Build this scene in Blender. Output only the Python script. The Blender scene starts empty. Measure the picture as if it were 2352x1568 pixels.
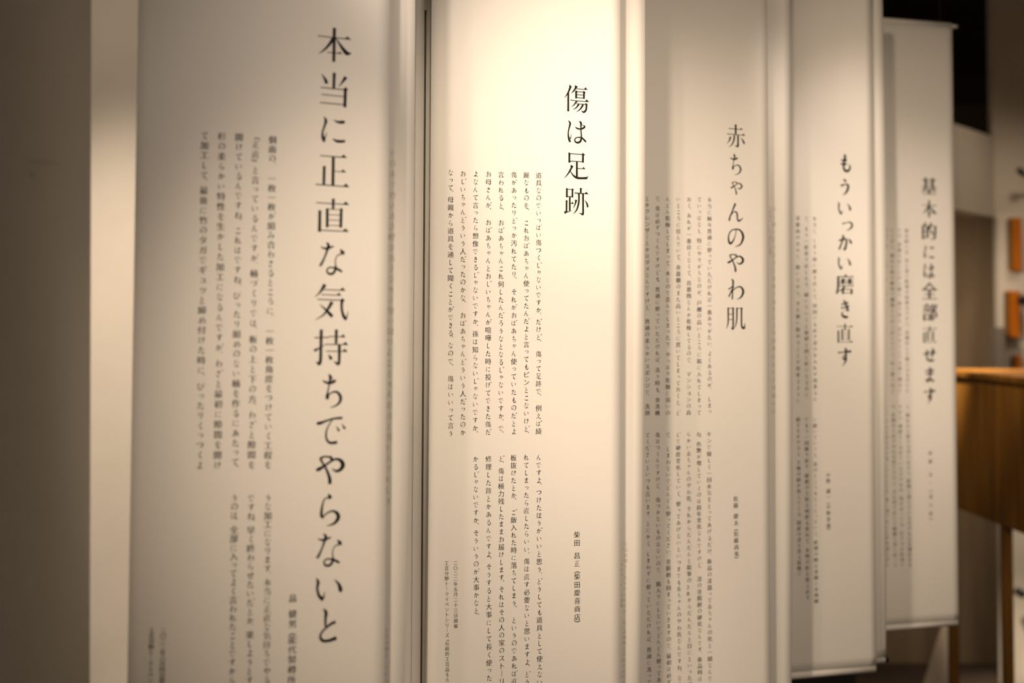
import bpy, bmesh, math, random
from mathutils import Vector, Matrix
random.seed(4)
S = bpy.context.scene
COL = S.collection
# ------------------------------------------------------------------ camera
F = 3267.0                     # focal length in pixels of the 2352 x 1568 frame
CX, CY = 1179.2, 570.0         # principal point (the picture is a crop: lens shift)
PITCH, ROLL = 0.04704, 0.00358
CAMZ = 1.85
DZ = CAMZ-1.5
cd = bpy.data.cameras.new('camera'); cam = bpy.data.objects.new('camera', cd); COL.objects.link(cam)
cd.sensor_width = 36.0; cd.lens = F/2352*36.0
cd.shift_x = -(CX-1176)/2352; cd.shift_y = -(784-CY)/2352
cam.location = (0, 0, CAMZ)
cam.rotation_euler = (Matrix.Rotation(math.pi/2+PITCH, 3, 'X') @ Matrix.Rotation(ROLL, 3, 'Z')).to_euler()
cd.dof.use_dof = True; cd.dof.focus_distance = 2.67; cd.dof.aperture_fstop = 2.35
cd.clip_start = 0.05; cd.clip_end = 60
S.camera = cam
# ------------------------------------------------------------------ world, lights, exposure
S.view_settings.view_transform = 'Standard'; S.view_settings.look = 'None'
S.view_settings.exposure = 0.0; S.view_settings.gamma = 1.0; S.view_settings.use_curve_mapping = False
W = bpy.data.worlds.new('room_glow'); S.world = W; W.use_nodes = True
W.node_tree.nodes['Background'].inputs[0].default_value = (1.0, 0.75, 0.50, 1)
W.node_tree.nodes['Background'].inputs[1].default_value = 0.111
WARM = (1.0, 0.775, 0.56)
PALE = (1.0, 0.81, 0.65)
def spot(name, loc, tgt, power, size, blend=1.0, radius=0.03, color=WARM):
    l = bpy.data.lights.new(name, 'SPOT'); l.energy = power; l.spot_size = math.radians(size); l.spot_blend = blend
    l.shadow_soft_size = radius; l.color = color
    o = bpy.data.objects.new(name, l); COL.objects.link(o); o.location = (loc[0], loc[1], loc[2]+DZ)
    o.rotation_euler = (Vector(tgt)-Vector(loc)).to_track_quat('-Z', 'Y').to_euler()
    return o
spot('key_or_added_spot', (-0.44, 0.87, 2.62), (0.15, 2.62, 1.2), 24.5, 50, 1.0, 0.03, PALE)
spot('key_or_added_spot', (0.65, 0.72, 2.5), (0.1, 2.62, 1.5), 46.0, 60, 1.0, 0.25, PALE)  # added soft fill from the right, stands in for bounce light
spot('key_or_added_spot', (-0.04, 1.47, 2.62), (0.55, 3.22, 1.2), 112.7, 50, 1.0, 0.03)
spot('key_or_added_spot', (1.05, 1.32, 2.5), (0.5, 3.22, 1.5), 82.1, 60, 1.0, 0.25)  # added soft fill for the third banner, in place of bounce
spot('key_or_added_spot', (1.82, 2.34, 2.5), (1.27, 4.24, 1.5), 55.5, 60, 1.0, 0.25)  # added bounce-like fill on the farthest banner
spot('key_or_added_spot', (2.3, 6.6, 3.1), (2.2, 7.15, 1.7), 3.9, 80, 1.0, 0.1)  # added to brighten the far walls
spot('key_or_added_spot', (2.4, 6.0, 3.1), (2.6, 7.2, 1.5), 30.5, 60, 1.0, 0.1)  # added to light the white wall and its plaques
spot('key_or_added_spot', (2.9, 5.5, 2.6), (2.55, 7.25, 1.2), 6.0, 50, 1.0, 0.1)  # added to brighten the white wall lower down
spot('key_or_added_spot', (1.7, 6.4, 1.95), (2.3, 7.7, 1.2), 45.2, 80, 1.0, 0.1)  # added to brighten the brown recess
spot('key_or_added_spot', (2.2, 5.9, 3.0), (2.2, 5.9, 1.2), 170.0, 60, 1.0, 0.05)  # added above the cabinet to light its top
spot('key_or_added_spot', (1.6, 5.8, 2.9), (1.8, 6.6, 0.0), 40.0, 60, 1.0, 0.1)  # added to lift the dark floor beyond the banners
spot('key_or_added_spot', (-0.52, 0.6, 2.62), (-0.08, 2.05, 1.85), 12.9, 24, 1.0, 0.03)
spot('key_or_added_spot', (0.34, 1.93, 2.62), (1.02, 3.68, 1.85), 75.0, 24, 1.0, 0.03, PALE)
spot('key_or_added_spot', (2.3, 6.3, 1.0), (2.6, 7.2, 0.7), 4.2, 60, 1.0, 0.05)  # added low down to lift the foot of the white wall
spot('key_or_added_spot', (1.35, 5.9, 2.6), (1.6, 6.3, 0.0), 60.0, 40, 1.0, 0.1)  # added to light the floor near the slanted board
spot('key_or_added_spot', (-0.2, 0.5, 2.7), (-0.1, 2.15, 1.2), 93.6, 30, 1.0, 0.03)  # added near the camera to brighten the strip beside the first banner
spot('key_or_added_spot', (1.3, 5.2, 2.8), (1.89, 6.02, 1.34), 750.0, 18, 1.0, 0.04)  # added narrow beam for the upper cabinet face
spot('key_or_added_spot', (1.1, 4.3, 2.5), (1.9, 5.6, 1.25), 95.0, 24, 1.0, 0.04)  # added beam to brighten the cabinet front
spot('key_or_added_spot', (3.2, 6.0, 1.2), (2.55, 7.2, 0.6), 23.2, 50, 1.0, 0.05)  # added beyond the cabinet to brighten the low part of the wall
spot('key_or_added_spot', (0.34, 1.93, 2.62), (1.0, 3.7, 2.25), 42.0, 22, 1.0, 0.03)
spot('key_or_added_spot', (0.34, 1.93, 2.62), (1.03, 3.7, 1.75), 45.0, 26, 1.0, 0.03, PALE)
spot('key_or_added_spot', (-0.3, 0.87, 2.62), (0.02, 2.58, 1.95), 50.0, 24, 1.0, 0.03, PALE)
spot('key_or_added_spot', (-0.66, 2.04, 2.72), (-0.74, 2.6, 1.3), 11.7, 70, 1.0, 0.02)  # added out of view behind the first banner, only to light the board strip
spot('key_or_added_spot', (-0.66, 2.04, 2.72), (-0.74, 2.6, 1.0), 2.1, 70, 1.0, 0.02)  # added for the same board strip, aimed lower
spot('key_or_added_spot', (-0.66, 2.04, 2.72), (-0.74, 2.6, 0.6), 2.0, 70, 1.0, 0.02)  # added for the same board strip, aimed lowest
spot('key_or_added_spot', (-0.66, 2.04, 2.72), (-0.74, 2.6, 0.6), 165.4, 40, 1.0, 0.02)  # added for the same board strip, strong and narrower
spot('key_or_added_spot', (1.82, 2.34, 2.5), (1.3, 4.24, 1.3), 48.3, 34, 1.0, 0.2)  # added narrower fill from the right on the farthest banner
spot('key_or_added_spot', (1.5, 9.0, 2.6), (2.5, 12.0, 2.4), 60.0, 80, 1.0, 0.1)  # added to lift the black void above the lintel
spot('key_or_added_spot', (-0.2, 0.5, 2.7), (-0.12, 2.12, 1.45), 21.5, 26, 1.0, 0.03)  # added near the camera to brighten the right side of the first banner
spot('key_or_added_spot', (0.15, 0.4, 2.62), (-0.14, 2.1, 1.35), 37.9, 30, 1.0, 0.03)  # added near the camera, more light on the first banner

# ------------------------------------------------------------------ helpers
def at(px, py, Y):
    """the place in the room that a pixel of the photograph shows at depth Y"""
    cr, sr = math.cos(ROLL), math.sin(ROLL)
    a, b = px-CX, py-CY
    x, y = a*cr+b*sr, -a*sr+b*cr
    c, s = math.cos(PITCH), math.sin(PITCH)
    d = Vector((x/F, c-(y/F)*(-s), 0))
    # camera axes: right X, down, forward
    dx = x/F; dy = y/F
    fwd = Vector((0, c, s)); dn = Vector((0, s, -c))
    r = Vector((1, 0, 0))*dx + dn*dy + fwd
    t = Y/r.y
    return Vector((0, 0, CAMZ)) + r*t
def mat(name, color, rough=0.8, spec=0.2, build=None, metal=0.0):
    m = bpy.data.materials.new(name); m.use_nodes = True
    nt = m.node_tree; b = nt.nodes['Principled BSDF']
    b.inputs['Base Color'].default_value = (*color, 1); b.inputs['Roughness'].default_value = rough
    b.inputs['Specular IOR Level'].default_value = spec; b.inputs['Metallic'].default_value = metal
    if build: build(nt, b)
    return m
def noise_mix(c1, c2, scale, stretch=(1, 1, 1), bump=0.0, detail=4):
    def f(nt, b):
        tc = nt.nodes.new('ShaderNodeTexCoord'); mp = nt.nodes.new('ShaderNodeMapping')
        mp.inputs['Scale'].default_value = stretch
        n = nt.nodes.new('ShaderNodeTexNoise'); n.inputs['Scale'].default_value = scale; n.inputs['Detail'].default_value = detail
        r = nt.nodes.new('ShaderNodeValToRGB')
        r.color_ramp.elements[0].position = 0.3; r.color_ramp.elements[1].position = 0.7
        r.color_ramp.elements[0].color = (*c1, 1); r.color_ramp.elements[1].color = (*c2, 1)
        L = nt.links
        L.new(tc.outputs['Object'], mp.inputs[0]); L.new(mp.outputs[0], n.inputs['Vector'])
        L.new(n.outputs['Fac'], r.inputs[0]); L.new(r.outputs[0], b.inputs['Base Color'])
        if bump:
            bp = nt.nodes.new('ShaderNodeBump'); bp.inputs['Strength'].default_value = bump; bp.inputs['Distance'].default_value = 0.001
            L.new(n.outputs['Fac'], bp.inputs['Height']); L.new(bp.outputs[0], b.inputs['Normal'])
    return f
def weave(nt, b):
    noise_mix((0.83, 0.815, 0.78), (0.87, 0.855, 0.825), 900, (1, 1, 1), 0.05)(nt, b)
    out = nt.nodes['Material Output']
    tr = nt.nodes.new('ShaderNodeBsdfTranslucent'); tr.inputs[0].default_value = (0.85, 0.80, 0.72, 1)
    mx = nt.nodes.new('ShaderNodeMixShader'); mx.inputs[0].default_value = 0.10
    nt.links.new(b.outputs[0], mx.inputs[1]); nt.links.new(tr.outputs[0], mx.inputs[2]); nt.links.new(mx.outputs[0], out.inputs[0])
M = {
 'cloth': mat('banner_cloth', (0.85, 0.83, 0.8), 0.85, 0.1, weave),
 'ink': mat('black_ink', (0.010, 0.008, 0.007), 0.7, 0.15),
 'ghost': mat('print_showing_through', (0.60, 0.57, 0.505), 0.9, 0.05),
 'rod': mat('rod_white', (0.75, 0.72, 0.67), 0.5, 0.3),
 'hollow': mat('tube_inside_shade', (0.01, 0.01, 0.01), 0.9, 0.0),  # black puts the shade inside the tube into the colour
 'wire': mat('steel_wire', (0.4, 0.39, 0.37), 0.35, 0.5, None, 0.9),
 'paint': mat('white_paint', (0.8, 0.78, 0.74), 0.75, 0.2, noise_mix((0.78, 0.755, 0.71), (0.82, 0.80, 0.76), 9, (1, 1, 1), 0.03)),
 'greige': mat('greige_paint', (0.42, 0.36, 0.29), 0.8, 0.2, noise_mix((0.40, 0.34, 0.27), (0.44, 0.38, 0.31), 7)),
 'mark': mat('scuff', (0.40, 0.34, 0.24), 0.9, 0.1),
 'wall': mat('wall_paint', (0.72, 0.68, 0.60), 0.8, 0.15, noise_mix((0.70, 0.66, 0.58), (0.74, 0.70, 0.62), 3)),
 'brown': mat('brown_panel', (0.30, 0.23, 0.15), 0.7, 0.2, noise_mix((0.27, 0.20, 0.13), (0.32, 0.25, 0.165), 4, (6, 6, 0.4))),
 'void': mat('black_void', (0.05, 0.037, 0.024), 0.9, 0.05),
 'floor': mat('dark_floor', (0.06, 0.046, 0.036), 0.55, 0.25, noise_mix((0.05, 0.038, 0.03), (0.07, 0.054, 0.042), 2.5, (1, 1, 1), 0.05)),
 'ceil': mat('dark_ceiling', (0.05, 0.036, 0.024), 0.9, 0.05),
 'wood': mat('walnut_wood', (0.25, 0.11, 0.03), 0.38, 0.45, noise_mix((0.17, 0.070, 0.010), (0.33, 0.155, 0.026), 5, (7, 7, 0.45), 0.04, 6)),
 'orange': mat('orange_lacquer', (0.62, 0.19, 0.005), 0.5, 0.3, noise_mix((0.55, 0.13, 0.004), (0.66, 0.22, 0.008), 14, (6, 6, 0.5))),
 'black': mat('black_plastic', (0.012, 0.012, 0.011), 0.5, 0.3),
 'grey': mat('grey_paint', (0.22, 0.19, 0.165), 0.7, 0.2),
}
def newobj(name, me, m, parent=None):
    o = bpy.data.objects.new(name, me); COL.objects.link(o)
    if m: me.materials.append(m)
    if parent: o.parent = parent
    return o
def empty(name, loc, rz=0.0):
    o = bpy.data.objects.new(name, None); COL.objects.link(o); o.location = loc; o.rotation_euler = (0, 0, rz)
    o.empty_display_size = 0.05
    return o
def tag(o, label, cat, group=None):
    o['label'] = label; o['category'] = cat
    if group: o['group'] = group
    return o
def mesh_py(name, verts, faces):
    me = bpy.data.meshes.new(name); me.from_pydata(verts, [], faces); me.update(); return me
def bm_obj(name, bm, m, parent=None, smooth=False):
    bmesh.ops.recalc_face_normals(bm, faces=bm.faces[:])
    me = bpy.data.meshes.new(name); bm.to_mesh(me); bm.free()
    if smooth:
        for p in me.polygons: p.use_smooth = True
    return newobj(name, me, m, parent)
def add_box(bm, lo, hi, bevel=0.0):
    lo, hi = Vector(lo), Vector(hi)
    r = bmesh.ops.create_cube(bm, size=1.0)
    vs = r['verts']
    for v in vs: v.co = Vector((lo[k]+(v.co[k]+0.5)*(hi[k]-lo[k]) for k in range(3)))
    if bevel:
        es = list({e for v in vs for e in v.link_edges})
        bmesh.ops.bevel(bm, geom=es, offset=bevel, segments=2, affect='EDGES', profile=0.5)
def box(name, lo, hi, m, parent=None, bevel=0.0):
    bm = bmesh.new(); add_box(bm, lo, hi, bevel); return bm_obj(name, bm, m, parent)
def prism(name, pts, z0, z1, m, parent=None):
    """plan outline extruded from z0 to z1"""
    bm = bmesh.new()
    a = [bm.verts.new((p[0], p[1], z0)) for p in pts]; b = [bm.verts.new((p[0], p[1], z1)) for p in pts]
    n = len(pts); bm.faces.new(a[::-1]); bm.faces.new(b)
    for i in range(n): bm.faces.new((a[i], a[(i+1) % n], b[(i+1) % n], b[i]))
    return bm_obj(name, bm, m, parent)
def tube_bm(bm, p0, p1, r, seg=20, caps=True, r_in=None):
    p0, p1 = Vector(p0), Vector(p1); d = (p1-p0).normalized()
    a = d.orthogonal().normalized(); b = d.cross(a)
    ring = lambda p, rr: [bm.verts.new(p+(a*math.cos(t)+b*math.sin(t))*rr) for t in [2*math.pi*k/seg for k in range(seg)]]
    R0, R1 = ring(p0, r), ring(p1, r)
    for k in range(seg): bm.faces.new((R0[k], R0[(k+1) % seg], R1[(k+1) % seg], R1[k]))
    if r_in:
        I0, I1 = ring(p0, r_in), ring(p1, r_in)
        for k in range(seg):
            j = (k+1) % seg
            bm.faces.new((I0[j], I0[k], I1[k], I1[j])); bm.faces.new((R0[j], R0[k], I0[k], I0[j])); bm.faces.new((R1[k], R1[j], I1[j], I1[k]))
    elif caps:
        bm.faces.new(R0[::-1]); bm.faces.new(R1)
def tube(name, p0, p1, r, m, parent=None, seg=20, r_in=None):
    bm = bmesh.new(); tube_bm(bm, p0, p1, r, seg, True, r_in); return bm_obj(name, bm, m, parent, True)

# ------------------------------------------------------------------ lettering
# brush glyphs: centre x, centre y, em size, strokes of (x, y, width); 'P' strokes are filled outlines (serifs)
def st(s): return [tuple(float(q) for q in p.split(',')) for p in s.split()]
def G(cx, cy, em, *strokes):
    out = []
    for s in strokes:
        if s[0] == 'P': out.append(('P', [p[:2] for p in st(s[1:])]))
        elif s[0] == 'L': out.append(('L', st(s[1:])))
        else: out.append(('S', st(s)))
    return (cx, cy, em, out)
GL = {
'傷': G(588,522,664,'455,250,48 425,330,38 375,430,26 297,528,4','P430,219 482,268 455,290 415,262','L398,385,38 398,780,40','398,770,40 397,792,46 395,806,36','P555,222 625,260 600,285 550,285','588,255,52 560,305,38 520,360,26 462,412,4','L590,303,13 850,309,13','P768,305 803,257 852,313','L584,345,43 583,515,42','L768,352,41 767,515,38','P560,343 610,362 606,380 562,380','L600,368,14 750,370,14','L600,433,13 750,434,13','L600,498,14 750,500,14','P740,368 765,342 806,377 788,402','450,553,20 490,562,15 560,566,14','L550,566,14 882,574,14','P795,570 830,522 887,578','600,575,38 560,625,30 520,670,18 460,712,4','L590,632,14 800,636,14','P785,632 812,606 862,635 840,662','826,640,38 826,700,38 812,765,38 770,803,40 738,800,26 705,770,4','648,640,38 610,690,30 570,730,20 497,768,4','748,642,42 700,720,32 650,770,20 585,812,4'),
'は': G(610,1230,664,'398,988,14 440,1040,40 425,1120,32 400,1220,26 398,1310,32 415,1390,44 442,1452,38','448,1380,28 460,1320,12 471,1242,3','655,990,18 695,1025,44 695,1100,30 697,1200,26 706,1310,30 702,1370,38 680,1428,42 620,1458,36 565,1440,30 550,1392,24 590,1350,20 650,1340,22 720,1352,28 780,1400,36 815,1438,34','560,1112,8 600,1145,30 660,1158,28 730,1145,36 780,1110,36 772,1085,22 715,1068,6'),
'足': G(560,440,627,'L400,185,38 400,365,38','400,355,38 402,372,44 402,380,36','L704,190,38 703,370,40','L400,197,14 700,203,14','L410,348,13 700,352,13','P380,164 425,190 420,215 381,215','P675,196 703,170 748,205 723,228','L568,355,38 568,665,40','L590,493,13 752,497,13','P690,495 713,457 757,501','P432,424 497,455 470,480 425,470','462,445,48 440,500,36 400,570,30 345,645,18 284,703,4','425,555,12 470,620,24 530,670,38 600,690,40 700,690,38 798,684,44','P770,672 834,638 803,682 798,710'),
'跡': G(560,1150,627,'L346,890,36 345,1075,38','L470,905,34 469,1075,34','L350,908,12 470,910,12','L350,1056,12 470,1057,12','P450,908 470,887 502,910 484,932','P328,880 368,903 330,930','L411,1060,32 411,1350,34','L425,1197,12 495,1200,12','P440,1198 468,1162 501,1203','L340,1145,34 338,1365,34','P320,1128 370,1145 352,1170 322,1165','P281,1360 350,1362 400,1358 482,1336 400,1370 335,1392 305,1420','L655,880,38 655,980,34','P632,871 690,885 672,910 636,905','L515,980,18 822,991,13','P742,988 772,947 824,994','612,985,36 615,1100,34 605,1200,34 572,1310,28 530,1370,18 487,1420,4','705,990,38 706,1200,36 707,1380,38 694,1412,40 660,1402,20 613,1385,4','552,1120,48 540,1180,30 515,1245,18 483,1300,4','742,1122,6 780,1170,24 803,1220,34 808,1268,30'),
'赤': G(415,345,489,'L412,120,36 410,320,30','L258,206,12 562,216,10','P500,213 528,182 566,219','L218,313,12 616,331,10','P550,327 580,290 619,333','378,335,30 375,410,28 350,480,24 315,535,16 252,572,4','462,335,30 462,480,30 457,545,36 432,552,22 392,528,4','295,368,36 280,420,26 255,465,16 212,508,4','525,380,6 560,420,22 588,465,32 598,500,24'),
'ち': G(405,885,489,'287,752,6 320,775,20 375,788,24 430,770,30 457,752,14','366,680,14 388,715,32 380,760,22 368,830,14 355,900,16 350,955,34 352,990,28','352,962,12 385,920,12 430,900,16 480,905,22 515,950,30 520,1000,28 490,1050,20 440,1080,12 380,1094,3','390,722,6 425,745,6'),
'や': G(240,755,289,'138,752,14 160,745,20 200,722,14 250,690,11 290,675,13 325,690,20 340,720,25 325,750,20 290,764,14 255,742,3','165,668,14 200,655,10 240,660,12 258,677,18','248,648,5 255,680,20','168,668,16 185,700,12 210,740,13 232,790,17 242,830,21 240,858,18'),
'ん': G(245,185,289,'240,80,22 225,115,18 195,180,12 170,235,15 160,282,20','165,255,5 195,200,9 225,175,9 255,185,15 265,220,17 265,255,15 280,280,20 310,270,13 343,240,3'),
'の': G(243,470,289,'247,375,10 245,420,7 225,480,11 195,525,18 170,535,22 152,500,18 155,440,13 185,390,11 240,370,12 300,380,16 335,425,24 340,475,24 310,540,16 270,562,10 235,574,3'),
'わ': G(245,1048,289,'190,930,8 210,955,20 208,1010,16 203,1080,13 200,1165,16','150,1050,15 180,1032,10 215,1010,18','218,1015,16 190,1065,11 170,1105,13 152,1137,14','165,1115,5 210,1062,8 265,1025,11 310,1022,16 340,1060,24 335,1105,22 305,1145,14 258,1166,3'),
'肌': G(245,1372,289,'147,1252,17 147,1400,15 140,1450,11 122,1498,3','210,1252,18 210,1470,17 202,1497,19 185,1480,5','L147,1259,6 210,1260,6','L150,1327,6 208,1327,6','L150,1390,6 208,1390,6','P200,1258 212,1244 226,1262 216,1274','260,1252,17 258,1380,15 245,1450,11 222,1495,3','L260,1259,6 320,1262,6','P308,1260 322,1244 338,1264 326,1278','320,1262,18 319,1400,17 322,1465,18 340,1488,22 358,1482,18 361,1428,4'),
'本': G(495,350,508,'L492,125,34 487,578,30','L270,246,9 714,267,9','P630,264 668,228 717,271','478,265,34 425,350,28 352,430,18 280,482,4','512,262,6 570,345,24 620,410,36 668,455,40 728,450,4','L395,456,8 595,463,8','P538,460 570,435 598,467'),
'当': G(490,930,508,'L490,705,32 484,915,28','318,728,5 360,785,24 382,828,34 386,855,26','648,752,38 612,805,26 580,850,14 548,887,4','L310,907,9 640,924,9','L320,998,8 625,1014,8','L303,1108,9 625,1120,9','L642,905,32 637,1155,32','P612,918 645,886 678,915 658,940'),
'に': G(490,1445,508,'350,1278,8 378,1330,30 360,1400,22 335,1480,20 338,1550,30 362,1608,28','362,1570,20 378,1525,10 393,1478,3','480,1315,5 540,1340,24 610,1337,32 630,1323,18','472,1560,5 520,1590,26 580,1594,28 640,1588,24'),
'正': G(415,355,446,'L262,183,8 577,195,8','P505,191 540,160 579,198','L418,190,27 416,525,27','L312,302,26 308,525,24','L430,358,7 565,363,7','P505,360 535,333 569,366','L212,516,9 607,533,9','P535,529 570,495 609,536'),
'直': G(412,855,446,'L215,713,8 602,726,8','P533,722 565,690 604,729','L418,662,27 416,782,22','L347,775,26 348,995,25','L512,780,25 508,995,25','P492,785 512,764 534,786 522,800','L350,785,6 510,788,6','L350,848,6 510,850,6','L350,908,6 510,910,6','L350,970,6 510,972,6','L260,800,26 258,1045,28','L260,1028,8 600,1036,8','P528,1032 562,1000 602,1039'),
'な': G(400,1340,446,'268,1205,5 310,1225,16 360,1220,20 422,1198,12','338,1158,12 362,1190,26 345,1250,20 320,1320,16 285,1395,21 262,1428,20','498,1232,8 528,1268,34 530,1292,24','525,1282,12 472,1302,9 446,1350,9 445,1410,11 450,1450,20 420,1508,22 370,1515,20 345,1480,15 370,1445,13 420,1445,15 480,1465,22 525,1492,18'),
'気': G(325,215,366,'262,50,28 235,95,20 205,135,11 163,172,3','L250,99,6 458,104,6','P405,102 432,75 461,107','L230,145,6 418,151,6','P373,149 398,125 421,153','L190,190,7 430,197,7','P412,194 434,176 456,200 440,212','430,195,24 425,240,19 430,300,19 450,355,23 474,378,20','466,370,14 480,340,8 486,298,3','332,212,26 300,270,20 250,335,12 170,382,3','213,238,4 270,285,15 310,325,24 337,352,24'),
'持': G(322,630,366,'227,465,22 224,650,21 222,750,22 208,787,22 180,763,4','L163,543,8 303,538,7','160,662,22 200,645,12 262,610,4','L372,465,22 370,600,19','L300,531,6 457,535,6','P413,533 438,508 461,538','L262,605,6 483,608,6','P433,606 460,580 487,611','L275,668,6 480,672,6','P428,670 455,645 482,675','402,608,22 401,760,20 388,787,22 350,763,3','298,698,4 318,730,22 326,747,18'),
'で': G(325,1400,366,'185,1330,20 215,1330,22 280,1308,14 350,1290,14 430,1285,18','332,1302,7 295,1360,9 275,1420,13 280,1480,15 315,1515,18 382,1511,22','372,1362,4 400,1407,20','423,1342,4 456,1387,20'),
'ら': G(250,490,297,'240,368,5 252,395,24 258,406,18','250,397,8 210,410,8 192,470,13 188,530,18 205,548,15','193,547,9 230,515,8 275,500,11 310,520,20 318,555,22 285,595,14 228,611,3'),
'い': G(250,1080,297,'148,998,6 162,1030,18 155,1075,15 170,1130,17 202,1162,22','203,1145,13 209,1125,7 215,1103,3','288,1016,4 320,1050,16 335,1090,24 332,1110,17'),
'と': G(240,1355,297,'203,1233,8 222,1260,20 218,1310,15 220,1365,13','297,1334,17 260,1348,15 205,1390,11 180,1430,13 195,1465,17 240,1471,17 305,1454,22'),
}
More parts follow.
